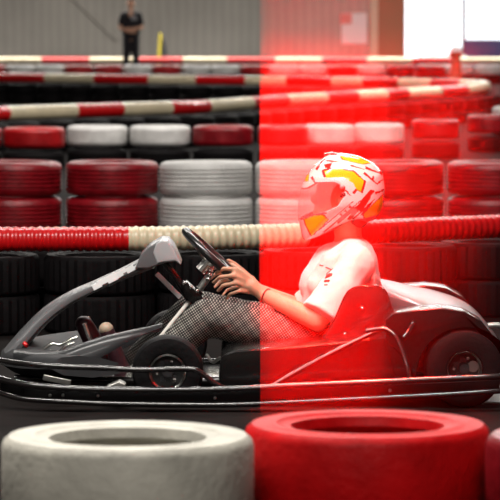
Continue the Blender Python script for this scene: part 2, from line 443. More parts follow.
# ------------------------------------------------------------------ people in the back
def figure(name, X, Y, h, label, shirt, trousers, fold=True):
    k = h/1.75
    P = lambda x, y, z: V(X+x*k, Y+y*k, z*k)
    b = MB()
    b.ball(P(0, -.01, 1.64), (.075*k, .09*k, .11*k)); b.ball(P(0, -.1, 1.63), .016*k); b.limb([(P(0, .01, 1.42), .055*k), (P(0, 0, 1.56), .05*k)])
    for s in (-1, 1):
        b.ball(P(s*.078, 0, 1.635), .018*k)
        b.limb([(P(s*.09, 0, .9), .08*k), (P(s*.10, -.01, .5), .055*k), (P(s*.11, .01, .1), .04*k)]); b.limb([(P(s*.11, .02, .05), .04*k), (P(s*.12, -.14, .035), .034*k)])
    b.limb([(P(0, 0, .95), .13*k), (P(0, 0, 1.15), .12*k), (P(0, 0, 1.33), .13*k)])
    for s in (-1, 1):
        b.limb([(P(s*.16, 0, 1.38), .055*k), (P(s*.23, .0, 1.12), .04*k), (P(s*.02, -.17, 1.06+s*.03), .03*k)])
        w_ = P(-s*.02, -.18, 1.06+s*.03)
        b.ball(w_, (.045*k, .02*k, .03*k))
        for f_ in range(4): b.limb([(w_+V(-s*.03*k, 0, (f_-1.5)*.018*k), .009*k), (w_+V(-s*.085*k, -.01*k, (f_-1.5)*.02*k), .008*k)], n=8)
        b.limb([(w_, .011*k), (w_+V(-s*.01, -.01, .055*k), .009*k)], n=8)
    o = b.build(name, M['skin'], base=(X, Y, 0)); meld(o, .014, 2); tag(o, label, 'person')
    t = MB()
    t.limb([(P(-.08, 0, 1.36), .105*k), (P(.08, 0, 1.36), .105*k)]); t.limb([(P(0, 0, .98), .15*k), (P(0, 0, 1.3), .14*k)])
    for x in (-.07, .07): t.limb([(P(x, 0, .98), .12*k), (P(x, 0, 1.3), .12*k)])
    for s in (-1, 1): t.limb([(P(s*.16, 0, 1.38), .075*k), (P(s*.21, 0, 1.22), .065*k)])
    t = t.build('tshirt', shirt, o); meld(t, .02, 3)
    t = MB()
    for s in (-1, 1): t.limb([(P(s*.07, 0, .95), .11*k), (P(s*.10, -.01, .5), .075*k), (P(s*.11, .01, .14), .06*k)])
    t = t.build('trousers', trousers, o); meld(t, .02, 3)
    hb = MB(); hb.ball(P(0, .012, 1.68), (.083*k, .095*k, .09*k)); hb.build('hair', M['hair'], o)
    return o
PY = dep(46.4); X = at(131, 30, PY).x
man = figure('person', X, PY, 1.80, 'person standing with folded arms in black T-shirt and black trousers by the far wall', M['tee_black'], M['tee_black'])
MB().box(V(X+.07, PY-.155, 1.36), (.13, .02, .10), bev=.005).build('shirt_print', M['grey_cloth'], man, smooth=False)
BY = dep(52); bo = at(456, 50, BY); bd = empty('bollard', (bo.x, BY, 0)); tag(bd, 'short orange-red post with pale rounded cap standing left of the blue board', 'bollard')
MB().lathe([(.001, 0), (.19, 0), (.17, .06), (.12, .3), (.09, .52), (.085, .6), (.13, .64), (.13, .72), (.001, .73)], V(bo.x, BY, 0), 'Z', 28).build('post', M['orange'], bd)
MB().lathe([(.001, .73), (.12, .73), (.12, .77), (.07, .82), (.001, .83)], V(bo.x, BY, 0), 'Z', 28).build('cap', M['paper'], bd)
# yellow-edged dark floor stand
SY = dep(41.5); X = at(162, 40, SY).x
st = empty('floor_sign', (X, SY, 0)); tag(st, 'narrow yellow and black folding floor sign right of the standing person', 'floor sign')
MB().prism([(X-.14, 0), (X-.06, 0), (X+.0, .98), (X-.06, 1.0)], SY-.15, SY+.12, bev=.01).build('yellow_panel', M['yellow'], st)
MB().prism([(X+.0, 0), (X+.18, 0), (X+.08, .75), (X+.02, .92), (X-.03, .9)], SY-.1, SY+.1, bev=.01).build('black_panel', M['dark_plastic'], st)

# ------------------------------------------------------------------ the kart
C0 = 7.75                                     # centre line of the kart
kb = at(270, 400, C0); KB = V(kb.x, C0, 0)
kart = empty('racing_kart', KB)
tag(kart, 'low black rental go-kart with a grey nose, driven towards the left', 'kart')
def P(px, py, Y=C0): return at(px, py, Y)
def O(pts, Y=C0): return [(p.x, p.z) for p in (at(x, y, Y) for x, y in pts)]
def band(sections, name, m, n=20, sub=5, parent=None, pw=.6):
    # sections: (centre, half width in Y, half thickness, ) swept body with rounded box cross-section
    C = spline([s_[0] for s_ in sections], sub); m_ = len(C)
    rings = []
    K = len(sections)-1
    for i, c in enumerate(C):
        t = i/(m_-1)*K; k = min(K-1, int(t)); f = t-k
        hw = sections[k][1]*(1-f)+sections[k+1][1]*f; ht = sections[k][2]*(1-f)+sections[k+1][2]*f
        d = (C[min(i+1, m_-1)]-C[max(i-1, 0)]); side = V(0, 1, 0); d.y = 0; d.normalize(); nrm = d.cross(side)
        if nrm.z < 0: nrm = -nrm
        row = []
        for j in range(n):
            a_ = 2*PI*j/n; ca, sa = math.cos(a_), math.sin(a_)
            row.append(c+side*hw*math.copysign(abs(ca)**pw, ca)+nrm*ht*math.copysign(abs(sa)**pw, sa))
        rings.append(row)
    return MB().rings(rings).build(name, m, parent or kart)

# floor tray and chassis
MB().prism([(P(30, 400).x, .055), (P(30, 400).x, .065), (P(400, 400).x, .065), (P(400, 400).x, .055)], 7.42, 8.1, bev=.003).build('floor_tray', M['tube'], kart)
for s in (-1, 1):
    MB().tube([V(P(20, 400).x, C0+s*.25, .07), V(P(160, 400).x, C0+s*.33, .07), V(P(300, 400).x, C0+s*.30, .07), V(P(480, 400).x, C0+s*.28, .09)], .015).build('chassis_rail', M['tube'], kart)
MB().tube([V(P(168, 400).x, 7.33, .13), V(P(168, 400).x, 8.17, .13)], .013, sub=1).build('front_axle', M['dull_steel'], kart)
MB().tube([V(P(463, 372).x, 7.2, .145), V(P(463, 372).x, 8.32, .145)], .02, sub=1).build('rear_axle', M['dull_steel'], kart)

# wheels
def wheel(px, Y, R, W, near_side, name):
    sgn = -1 if near_side else 1
    x = at(px, 380, 7.25).x
    c = V(x, Y, R)
    t = MB(); ri = R*(.5 if 'front' in name else .42)
    prof = [(ri, -W*.42), (ri*1.12, -W*.5), (R*.78, -W*.53), (R*.93, -W*.48), (R*.985, -W*.36), (R, -W*.2), (R, W*.2), (R*.985, W*.36), (R*.93, W*.48), (R*.78, W*.53), (ri*1.12, W*.5), (ri, W*.42)]
    t.lathe(prof, c, 'Y', 64); tw = t.build('wheel', M['black_rubber'], kart, smooth=True)
    r = MB(); r.lathe([(ri*.90, -W*.44), (ri*1.03, -W*.50), (ri*1.03, -W*.40), (ri*.97, 0), (ri*1.03, W*.4), (ri*1.03, W*.5), (ri*.9, W*.44), (ri*.85, 0)], c, 'Y', 48)
    r.build('rim', M['steel'], tw)
    d = MB(); yf = sgn*W*.12
    d.lathe([(.001, yf-.01), (ri*.9, yf-.006), (ri*.9, yf+.006), (.001, yf+.01)], c, 'Y', 32)
    for k in range(5):
        a_ = 2*PI*k/5+.4; d.box(c+V(math.cos(a_)*ri*.5, yf+sgn*.012, math.sin(a_)*ri*.5), (.018, .012, .018), bev=.003)
    d.lathe([(.001, yf+sgn*.05), (ri*.28, yf+sgn*.05), (ri*.34, yf), (.001, yf)], c, 'Y', 24)
    d.build('hub', M['dark_plastic'], tw)
    for k in range(3):
        a_ = 2*PI*k/3-.9
        MB().box(c+V(math.cos(a_)*ri*.6, yf+sgn*.02, math.sin(a_)*ri*.6), (.010, .016, .010), bev=.002).build('wheel_nut', M['steel'], tw)
wheel(168, 7.24, .127, .12, True, 'front'); wheel(168, 8.26, .127, .12, False, 'front')
wheel(463, 7.24, .142, .18, True, 'rear'); wheel(463, 8.26, .142, .18, False, 'rear')

# nose: low bumper cone, strut and dash panel
rings = []
for i in range(17):
    t = i/16*2-1; Y = C0+t*.50; back = .22*abs(t)**2.2; sc = 1-.25*abs(t)**3
    oc = O([(2, 350), (10, 345), (28, 343), (48, 346), (64, 352), (66, 366), (40, 371), (12, 368), (0, 360)])
    cz = .19
    rings.append([V(x+back, Y, cz+(z-cz)*sc) for x, z in oc])
MB().rings(rings).build('nose_cone', M['kart_grey_mid'], kart, angle=50)
band([(P(12, 352), .17, .030), (P(24, 338), .16, .030), (P(46, 315), .13, .027), (P(70, 298), .10, .022), (P(95, 286), .09, .019), (P(120, 275), .09, .020), (P(140, 266), .10, .024), (P(152, 261), .11, .026)], 'nose_strut', M['kart_grey'])
dp = MB().prism(O([(136, 266), (141, 254), (149, 245), (160, 238.5), (168, 239), (174, 246), (181, 261), (176, 259), (165, 260.5), (150, 266)]), C0-.13, C0+.13, bev=.010)
dpo = dp.build('dash_panel', M['kart_grey'], kart)
MB().prism(O([(157, 241), (162, 238), (168.5, 238.5), (174.5, 246), (181.5, 262), (176, 258.5), (165, 259.5), (158, 261), (154, 250)]), C0-.134, C0+.134, bev=.009).build('panel_end', M['kart_silver'], dpo)
def stick(o, x, y, wd, hd, name, m, twist=0, thick=.006):
    # a thin piece laid on the surface of o where (x,y) meets it
    bpy.context.view_layer.update(); ev = o.evaluated_get(bpy.context.evaluated_depsgraph_get()); L = wloc(o)
    hit, co, no, _i = ev.ray_cast(Vector((0, CY, CZ))-L, ray(x, y).normalized())
    if not hit: return
    ex = V(math.cos(math.radians(twist)), 0, math.sin(math.radians(twist))); ex -= no*ex.dot(no); ex.normalize()
    ez = ex.cross(no); rot = Matrix((ex, no, ez)).transposed().to_4x4()
    MB().box(co+L, (wd, thick, hd), rot, bev=.001).build(name, M[m], o, smooth=False)
# decal strips along the strut's upper side
strut = bpy.data.objects['nose_strut']
for x, y, w_, h_, m_ in ((97, 286, .035, .022, 'decal'), (104, 281, .05, .022, 'decal'), (107, 283.5, .03, .008, 'decal_dark'), (112, 278, .04, .03, 'decal'), (120, 274, .05, .024, 'decal'), (128, 270.5, .05, .022, 'decal'), (124, 274.5, .03, .01, 'decal_dark'), (135, 268, .03, .014, 'decal')):
    stick(strut, x, y, w_, h_, 'decal', m_, 27)
MB().tube([P(24, 343, C0-.17), P(27, 346, C0-.18)], .008, sub=1).build('nose_clip', M['red_pipe'], kart)
# struts behind panel, steering column
MB().tube([P(164, 262), P(176, 278), P(190, 300)], .013, sub=3).build('panel_bracket', M['tube'], kart)
MB().box(P(168.5, 285.5, C0-.06), (.125, .008, .018), Matrix.Rotation(math.radians(45), 4, 'Y'), bev=.002).build('support_stay', M['kart_silver'], kart)
MB().tube([P(147, 354, 7.48), P(170, 325, 7.6), P(192, 298)], .008, sub=1).build('steering_shaft', mat('light_zinc_plating', (.62, .60, .55), .3), kart)
MB().tube([P(192, 298), P(200, 290)], .02, sub=1).build('shaft_clamp', M['tube'], kart)
MB().tube([P(196, 294), P(211, 273)], .013, sub=1).build('steering_column', M['dull_steel'], kart)
cb = MB(); cb.prism(O([(181, 283), (187, 281), (203, 296), (204, 303), (196, 306), (184, 297)]), C0-.05, C0+.05, bev=.008); cb.build('column_bracket', M['kart_black'], kart)
for q in ((184, 283), (191, 287), (197, 291)):
    MB().ball(P(*q, C0-.055), .007).build('bolt', M['steel'], kart)
# steering wheel
WC = P(214, 257.5); u = (P(232, 272.5)-P(192, 235.5)).normalized(); nrm = u.cross(V(0, 1, 0)).normalized()
RW = .142
sw = MB(); sw.tube([WC+u*math.cos(a_)*RW+V(0, 1, 0)*math.sin(a_)*RW for a_ in [2*PI*k/32 for k in range(32)]], .0155, sub=2, closed=True)
swo = sw.build('steering_wheel', M['grip'], kart)
if nrm.z > 0: nrm = -nrm
for a_ in (0.35, PI-.35+.7, -PI/2-.2+PI, -PI/2+.2):
    MB().tube([WC+nrm*.035, WC+(u*math.cos(a_)+V(0, 1, 0)*math.sin(a_))*RW], .008, sub=1, flat=.6).build('spoke', M['dull_steel'], swo)
MB().tube([WC+nrm*.01, WC+nrm*.07], .026, sub=1, n=20).build('wheel_boss', M['steel'], swo)
for k in range(3):
    MB().ball(P(211-k*1.5, 271+k*4, C0-.035), .009).build('clamp_bolt', M['steel'], kart)

# near side front fairing wing (bright top edge, dark flank)
def wing(s, name):
    Yc = C0+s*.36
    pts = [(14, 350, .26), (40, 352, .34), (62, 350, .37), (85, 342, .37), (108, 335, .36), (128, 330.5, .34), (146, 327, .31), (162, 323, .28)]
    rings = []
    for (x, y, dd), hgt in zip(pts, (8, 9, 16, 22, 18, 11, 5, 3)):
        Y = C0+s*dd; t = P(x, y, Y if s < 0 else Y)
        if s > 0: t = V(P(x, y, C0-dd).x, Y, P(x, y, C0-dd).z-.07)
        b_ = t-V(0, 0, hgt/285)
        o_ = V(0, s*.035, 0)
        rings.append([t+o_*1.6-V(0, 0, .022), t+o_+V(0, 0, -.003), t, t-o_-V(0, 0, .004), t-o_*1.5-V(0, 0, .02), b_-o_*1.5, b_, b_+o_*1.6])
    sm = []
    n8 = len(rings[0]); rows = [spline([r[j] for r in rings], 5) for j in range(n8)]
    for i in range(len(rows[0])): sm.append([rows[j][i] for j in range(n8)])
    return MB().rings(sm).build(name, M['kart_grey_dark'], kart, angle=55)
wing(-1, 'front_side_fairing'); wing(1, 'front_side_fairing')

# pedal box bits
for s in (-1, 1):
    MB().tube([V(P(105, 380).x, C0+s*.13, .10), V(P(92, 360).x, C0+s*.13, .20), V(P(86, 345).x, C0+s*.13, .26)], .008).build('pedal', M['steel'], kart)
MB().tube([P(40, 352, 7.6), P(52, 344, 7.6), P(60, 345, 7.6), P(70, 340, 7.6), P(78, 337, 7.6)], .006).build('pedal_linkage', M['steel'], kart)
MB().tube([P(45, 350, 7.62), P(58, 352, 7.62), P(66, 346, 7.62), P(74, 343, 7.62)], .005).build('pedal_linkage', M['steel'], kart)

# side pods
def pod(s):
    Y0, Y1 = (7.2, 7.5) if s < 0 else (8.0, 8.3)
    oc = O([(221, 356), (226, 350.5), (236, 347.5), (300, 343), (345, 338.5), (384, 333.5), (392, 337), (404, 366), (408, 388), (222, 388), (219, 375)], 7.3)
    return MB().prism(oc, Y0, Y1, bev=.014).build('side_pod', M['kart_black'], kart)
pod(-1); pod(1)
# tank / engine lumps between legs and pod
MB().box(P(262, 352, 7.95), (.22, .22, .16), bev=.02).build('fuel_tank', M['dark_plastic'], kart)
MB().tube([P(207, 355, 7.5), P(213, 362, 7.45), P(221, 358, 7.4), P(228, 366, 7.35)], .006).build('brake_hose', M['dull_steel'], kart)

# seat
def seat():
    b = MB()
    wing_o = [(316, 345), (321, 338), (328, 328), (334, 318), (339, 306), (343, 297), (347, 290.5), (353, 286.5), (362, 284.5), (376, 284.5), (384, 287.5), (388, 293), (390, 302), (389, 325), (385, 350), (350, 372), (318, 372)]
    ys = (7.535, 7.55, 7.62, 7.75, 7.88, 7.95, 7.965)
    b.prism(O(wing_o, 7.42), 7.40, 7.43, bev=.012)
    b.prism(O(wing_o, 7.42), 8.07, 8.10, bev=.012)
    back = O([(372, 288), (387, 291), (391, 305), (389, 345), (376, 370), (320, 374), (320, 366), (366, 360), (377, 340), (380, 310)], 7.54)
    b.prism(back, 7.42, 8.08, bev=.008)
    return b.build('seat', M['seat'], kart)
so = seat()
for q in ((362, 308), (345, 334), (372, 330)):
    MB().ball(P(*q, 7.40), .006).build('seat_bolt', M['steel'], so)

# rear bodywork: cowl with wheel arch on each side
arch_c = P(463, 373, 7.24)
def arch(r, a0, a1, n=18):
    return [(arch_c.x+math.cos(math.radians(a0+(a1-a0)*k/n))*r, arch_c.z+math.sin(math.radians(a0+(a1-a0)*k/n))*r) for k in range(n+1)]
def side_panel(s):
    top = O([(384, 318), (392, 311), (415, 308), (440, 306), (462, 309), (480, 319), (492, 334), (499, 352)], 7.24)
    o_ = top + arch(.167, 22, 205) + O([(418, 388), (398, 388), (384, 340)], 7.24)
    Y0, Y1 = (7.16, 7.36) if s < 0 else (8.14, 8.34)
    return MB().prism(o_, Y0, Y1, bev=.008).build('wheel_arch', M['kart_black'], kart)
side_panel(-1); side_panel(1)
rings = []
for (x, yt, yb, hw) in ((383, 286.5, 314, .27), (400, 291, 316, .34), (420, 297, 316, .40), (440, 302, 316, .44), (462, 309, 322, .46), (480, 318, 332, .46), (493, 331, 346, .48), (502, 346, 360, .48)):
    zt, zb = P(x, yt, 7.5).z, P(x, yb, 7.5).z; xx = P(x, yt, 7.5).x
    row = []
    for k in range(24):
        a_ = 2*PI*k/24; ca, sa = math.cos(a_), math.sin(a_)
        row.append(V(xx, C0+hw*math.copysign(abs(ca)**.55, ca), (zt+zb)/2+(zt-zb)/2*math.copysign(abs(sa)**.6, sa)))
    rings.append(row)
rw = [spline([r[j] for r in rings], 4) for j in range(24)]
MB().rings([[rw[j][i] for j in range(24)] for i in range(len(rw[0]))]).build('rear_cowl', M['cowl_grey'], kart)
# engine block under the cowl, exhaust and rear bumper
eb = MB(); eb.box(P(425, 350, 7.75), (.26, .4, .22), bev=.02)
for k in range(6): eb.box(P(425, 335, 7.75)+V(0, 0, -k*.02), (.28, .42, .006))
eb.build('engine', M['dull_steel'], kart)
MB().tube([P(488, 326, 7.4), P(500, 326, 7.4), P(512, 332, 7.4), P(515, 352, 7.4), P(508, 372, 7.4), P(496, 378, 7.4)], .012).build('rear_bumper_tube', M['dull_steel'], kart)
MB().box(P(512, 372, 7.75), (.05, 1.1, .12), bev=.015).build('rear_bumper', M['kart_black'], kart)

# bumper rails
def rail(pts, r, name='bumper_rail', m='tube'):
    MB().tube([at(x, y, Y) for x, y, Y in pts], r, sub=6).build(name, M[m], kart)
rail([(-10, 352, 8.15), (-22, 354, 7.75), (-12, 357, 7.4), (6, 361.5, 7.18), (48, 366, 7.1), (100, 368, 7.08), (142, 370, 7.08), (188, 369, 7.08), (201, 373, 7.08), (213, 382, 7.08), (223, 388, 7.08)], .010)
rail([(-22, 366, 8.15), (-34, 370, 7.75), (-20, 374, 7.35), (0, 379, 7.15), (24, 384.5, 7.08), (60, 388, 7.05), (120, 390, 7.05), (222, 389.5, 7.05), (300, 385.5, 7.05), (380, 382, 7.05), (440, 379, 7.05), (500, 376.5, 7.06), (520, 375, 7.1)], .012)
rail([(-22, 380, 8.15), (-34, 384, 7.75), (-20, 388, 7.35), (0, 393, 7.15), (24, 399, 7.08), (72, 402, 7.05), (120, 404, 7.05), (222, 405, 7.05), (300, 402, 7.05), (380, 398, 7.05), (447, 394.5, 7.05), (500, 391, 7.06), (520, 390, 7.1)], .010)
# dark rubber band between the two lower rails
top = [(0, 381, 7.17), (24, 386, 7.10), (60, 390, 7.07), (120, 392, 7.07), (222, 391, 7.07), (300, 388, 7.07), (380, 385, 7.07), (440, 383, 7.07), (500, 380, 7.08)]
rings = []
for x, y, Y in top:
    a_ = at(x, y, Y); b_ = at(x, y+10.5, Y)
    rings.append([a_, a_+V(0, .02, 0), b_+V(0, .02, 0), b_])
MB().rings(rings).build('bumper_band', M['black_rubber'], kart, smooth=False)
for q in ((50, 395.5), (63, 395.5), (98, 396), (215, 398), (390, 390.5)):
    MB().ball(at(*q, 7.06), .006).build('bumper_bolt', M['dull_steel'], kart)
rail([(270, 387, 7.1), (300, 370, 7.12), (340, 349, 7.16), (375, 332, 7.2), (394, 324, 7.22), (408, 320.5, 7.2), (413, 323, 7.16), (409, 331, 7.12), (403, 338, 7.1)], .0095, 'side_bar')
rail([(366, 331, 7.12), (384, 329, 7.12), (395, 336, 7.1), (402, 350, 7.08), (407, 366, 7.06), (410, 382, 7.05)], .0085, 'side_bar')
MB().box(P(57, 380, 7.2), (.1, .02, .02), Matrix.Rotation(.2, 4, 'Y'), bev=.004).build('bumper_mount', M['dull_steel'], kart)
MB().prism(O([(108, 384), (120, 379), (126, 382), (126, 388), (108, 388)], 7.2), 7.12, 7.2, bev=.004).build('bumper_mount', M['dull_steel'], kart)

# ------------------------------------------------------------------ the driver
body = MB()
RNG = V(0, 0, 0)
sh = {-1: P(358, 263, 7.57), 1: P(352, 262, 7.93)}
el = {-1: P(318, 321, 7.49), 1: P(306, 312, 8.0)}
wr = {-1: P(262, 294, 7.60), 1: P(258, 290, 7.90)}
body.limb([(P(356, 338), .12), (P(354, 310), .11), (P(350, 285), .11), (P(350, 265), .10)])
for dy in (-.07, .07): body.limb([(P(356, 336, C0+dy), .10), (P(350, 270, C0+dy), .085)])
body.limb([(P(350, 258), .065), (P(348, 236), .052), (P(346, 215), .055)])
body.ball(P(341, 195), (.095, .078, .115)); body.ball(P(325, 212), (.045, .04, .04)); body.ball(P(314, 199), (.014, .012, .018))
for s in (-1, 1):
    body.ball(P(341, 200, C0+s*.078), (.018, .012, .028))
    body.limb([(P(353, 262, C0), .07), (sh[s], .056), (el[s], .040)])
    body.limb([(el[s], .040), (el[s].lerp(wr[s], .35), .037), (wr[s], .0245)])
def hand(s):
    f = lambda x, y, Y: at(x, y, Y) if s < 0 else at(x-3, y-4, 2*C0-Y+.0)
    body.limb([(wr[s], .024), (f(252, 286, 7.60), .024)]); body.limb([(f(254, 284, 7.60), .019), (f(247, 281, 7.605), .018)]); body.limb([(f(254, 290, 7.60), .019), (f(249, 290, 7.605), .016)])
    fingers = [[(248, 277.5, 7.60), (236, 269, 7.585), (224, 268.5, 7.595), (216, 273, 7.635)],
               [(248, 282, 7.597), (234, 275.5, 7.575), (220, 277, 7.59), (213.5, 282.5, 7.63)],
               [(248, 287, 7.597), (236, 283, 7.575), (223, 285.5, 7.59), (218, 291, 7.63)],
               [(249, 292, 7.60), (239, 291, 7.58), (230, 294, 7.595), (226, 299, 7.63)]]
    for i, fg in enumerate(fingers):
        body.limb([(f(*q), r) for q, r in zip(fg, ((.0105, .0095, .0085, .0075) if i < 3 else (.0095, .008, .0075, .0065)))], n=10)
    body.limb([(f(256, 285, 7.62), .014), (f(247, 276, 7.645), .0115), (f(238, 268, 7.665), .0095), (f(231, 264, 7.675), .008)], n=10)
hand(-1); hand(1)
# legs inside the trousers
hipn, knn, ann = P(340, 345, 7.63), P(206, 317, 7.56), P(128, 388, 7.60)
hipf, knf, anf = P(340, 345, 7.87), P(196, 308, 7.90), P(118, 378, 7.90)
for h_, k_, a_ in ((hipn, knn, ann), (hipf, knf, anf)):
    body.limb([(h_, .085), (k_, .058), (k_.lerp(a_, .3), .055), (a_, .036)])
pb = body.build('person', M['skin'], base=KB+V(.25, 0, .08)); meld(pb, .0058, 3)
tag(pb, 'person driving the kart in patterned full-face helmet, white T-shirt and checked trousers', 'person')
# shirt
s_ = MB()
s_.limb([(P(352, 335), .128), (P(349, 305), .125), (P(348, 280), .122), (P(350, 266), .11)])
for dy in (-.07, .07): s_.limb([(P(352, 332, C0+dy), .122), (P(346, 300, C0+dy), .118), (P(350, 268, C0+dy), .10)])
s_.limb([(P(332, 262, 7.75), .075), (P(322, 285, 7.75), .085)]); s_.limb([(P(333, 264, 7.66), .05), (P(322, 285, 7.66), .055)]); s_.limb([(P(316, 318, 7.72), .06), (P(328, 290, 7.72), .09)]); s_.limb([(P(318, 318, 7.84), .06), (P(328, 290, 7.82), .09)])
for s in (-1, 1):
    s_.limb([(P(350, 255, C0), .075), (sh[s]+V(-.005, 0, -.005), .066)])
    e2 = sh[s].lerp(el[s], .92)
    for k in range(12):
        f_ = k/11; s_.ball(sh[s].lerp(e2, f_*.78), .066+.008*f_)
    s_.cone(sh[s].lerp(e2, .4), e2, .071, .080)
shirt = s_.build('tshirt', M['shirt'], pb); meld(shirt, .0075, 4)
# folds by displacement
tx = bpy.data.textures.new('folds', 'CLOUDS'); tx.noise_scale = .09
modify(shirt, 'DISPLACE', texture=tx, strength=.018, mid_level=.5)
MB().lathe([(.050, 0), (.062, 0), (.064, .010), (.058, .016), (.050, .012)], P(349, 243)+V(0, 0, -.01), 'Z', 32).build('collar', M['shirt'], pb)
# chest print, small dark lines and a red badge on the near breast
for (x, y, wd, hd, m_) in ((330, 269, .036, .004, 'print_dark'), (330, 271.5, .034, .003, 'print_dark'), (328, 276, .022, .018, 'print_red'), (331, 275, .010, .012, 'print_dark'), (327, 281, .024, .008, 'print_red'), (321.5, 265.5, .020, .004, 'print_dark'), (326, 285, .016, .003, 'print_dark')):
    stick(shirt, x, y, wd, hd, 'chest_print', m_, -22)
# trousers
t_ = MB()
for h_, k_, a_ in ((hipn, knn, ann), (hipf, knf, anf)):
    t_.limb([(h_, .098), (h_.lerp(k_, .5), .084), (k_, .068), (k_.lerp(a_, .4), .060), (k_.lerp(a_, .9), .052)])
t_.limb([(P(350, 348), .11), (P(335, 348), .10)])
tr = t_.build('trousers', M['plaid'], pb); meld(tr, .008, 4)
tx2 = bpy.data.textures.new('leg_folds', 'CLOUDS'); tx2.noise_scale = .07
modify(tr, 'DISPLACE', texture=tx2, strength=.014, mid_level=.5)
# shoes
def shoe(heel, toe, r, toecap):
    b = MB(); b.limb([(heel, r*1.0), (heel.lerp(toe, .5), r*.92), (toe, r*.78)]); o = b.build('shoe', M['maroon'], pb); meld(o, .008, 3)
    MB().ball(toe+(toe-heel).normalized()*.008, (r*.75, r*.8, r*.7)).build('toe_cap', toecap, o)
shoe(P(128, 388, 7.60), P(107, 331, 7.60), .036, M['beige'])
shoe(P(112, 376, 7.90), P(85, 326, 7.88), .045, M['maroon'])
br = MB(); bc = wr[-1].lerp(el[-1], .07); ax = (el[-1]-wr[-1]).normalized(); a1 = ax.cross(V(0, 1, 0)).normalized(); a2 = ax.cross(a1)
br.tube([bc+(a1*math.cos(2*PI*k/20)+a2*math.sin(2*PI*k/20))*.0275 for k in range(20)], .0026, n=8, sub=2, closed=True)
br.build('bracelet', M['cord'], pb)
# hair at the nape
MB().ball(P(356, 216), (.05, .062, .05)).build('hair', M['hair'], pb)

# helmet: side outline swept across, painted face by face
HO = [(329, 153.5), (342, 152.5), (359, 155.6), (373.6, 163), (382.7, 172), (385, 188), (383.5, 205), (379.6, 214.5), (369, 222), (352, 221), (338, 227.5), (318, 236.5), (305, 241.5), (302.5, 238), (300, 226), (298, 216), (298.5, 203), (301, 188), (306.5, 175), (316, 163.5)]
HC = (342, 193)
def outline_r(ang):
    # radius in px from HC of the outline at the angle
    best = 0; d = (math.cos(ang), -math.sin(ang)); n = len(HO)
    for i in range(n):
        x1, y1 = HO[i][0]-HC[0], HO[i][1]-HC[1]; x2, y2 = HO[(i+1) % n][0]-HC[0], HO[(i+1) % n][1]-HC[1]
        den = d[0]*(y2-y1)-d[1]*(x2-x1)
        if abs(den) < 1e-9: continue
        t = (x1*(y2-y1)-y1*(x2-x1))/den; q = (x1*d[1]-y1*d[0])/den
        if t > 0 and -1e-6 <= q <= 1+1e-6: best = max(best, t)
    return best
NA, NT = 220, 150
rad = [outline_r(2*PI*k/NA) for k in range(NA)]
for _ in range(2): rad = [(rad[k-1]+2*rad[k]+rad[(k+1) % NA])/4 for k in range(NA)]
HW = .128
hm = bmesh.new(); pxl = {}
rows = []
for j in range(1, NT):
    th = PI*j/NT; st_, ct = math.sin(th), math.cos(th); rr = st_**.72
    row = []
    for k in range(NA):
        a_ = 2*PI*k/NA; x = HC[0]+math.cos(a_)*rad[k]*rr; y = HC[1]-math.sin(a_)*rad[k]*rr
        p = P(x, y, C0); v = hm.verts.new(V(p.x, C0-math.copysign(abs(ct)**.9, ct)*HW*(1-.18*max(0, (y-205)/40)), p.z)); pxl[v] = (x, y); row.append(v)
    rows.append(row)
def inside(pt, poly):
    x, y = pt; c = False; n = len(poly)
    for i in range(n):
        x1, y1 = poly[i]; x2, y2 = poly[i-1]
        if (y1 > y) != (y2 > y) and x < (x2-x1)*(y-y1)/(y2-y1)+x1: c = not c
    return c
def Z(*pts): return [(280+x/4.167, 140+y/4.167) for x, y in pts]
PORT = Z((60, 205), (110, 195), (150, 170), (225, 168), (268, 190), (262, 230), (235, 268), (190, 290), (70, 325))
yel = [Z((182, 125), (230, 112), (300, 125), (345, 165), (332, 208), (312, 195), (300, 172), (262, 150), (190, 150)),
       Z((100, 325), (140, 308), (175, 305), (195, 325), (170, 355), (130, 392), (108, 350)),
       Z((345, 302), (385, 262), (425, 228), (428, 290), (400, 320), (352, 322)), Z((250, 62), (330, 66), (378, 92), (340, 96), (262, 78)), Z((100, 150), (120, 140), (116, 168), (98, 170))]
red = [Z((340, 235), (372, 200), (392, 205), (345, 262), (290, 330), (275, 325)), Z((200, 45), (240, 45), (238, 68), (205, 62)), Z((360, 262), (390, 240), (350, 300), (330, 310)),
       Z((180, 98), (215, 90), (205, 112), (186, 112)), Z((405, 110), (425, 120), (430, 150), (415, 140)), Z((78, 318), (185, 288), (190, 298), (80, 330)), Z((230, 330), (270, 295), (320, 262), (325, 272), (280, 310), (240, 345))]
def stroke(x0, y0, x1, y1, w):
    d = math.hypot(x1-x0, y1-y0); nx, ny = -(y1-y0)/d*w, (x1-x0)/d*w
    return Z((x0+nx, y0+ny), (x1+nx*.4, y1+ny*.4), (x1-nx*.4, y1-ny*.4), (x0-nx, y0-ny))
red += [stroke(*q) for q in ((150, 120, 185, 70, 5), (170, 80, 250, 88, 4), (352, 110, 425, 140, 5), (345, 130, 400, 178, 5), (400, 178, 430, 160, 4), (380, 150, 386, 158, 9), (300, 215, 350, 160, 6), (180, 380, 330, 245, 4), (165, 365, 300, 248, 3), (392, 215, 432, 205, 6), (330, 290, 372, 232, 6), (255, 190, 290, 225, 5), (130, 150, 150, 182, 6), (300, 325, 390, 240, 4), (290, 100, 350, 118, 3), (246, 300, 262, 312, 6), (266, 285, 280, 297, 5), (284, 268, 300, 282, 6))]
dark = [Z((110, 425), (240, 352), (300, 330), (425, 305), (430, 340), (370, 345), (300, 350), (240, 372), (120, 432)), PORT]
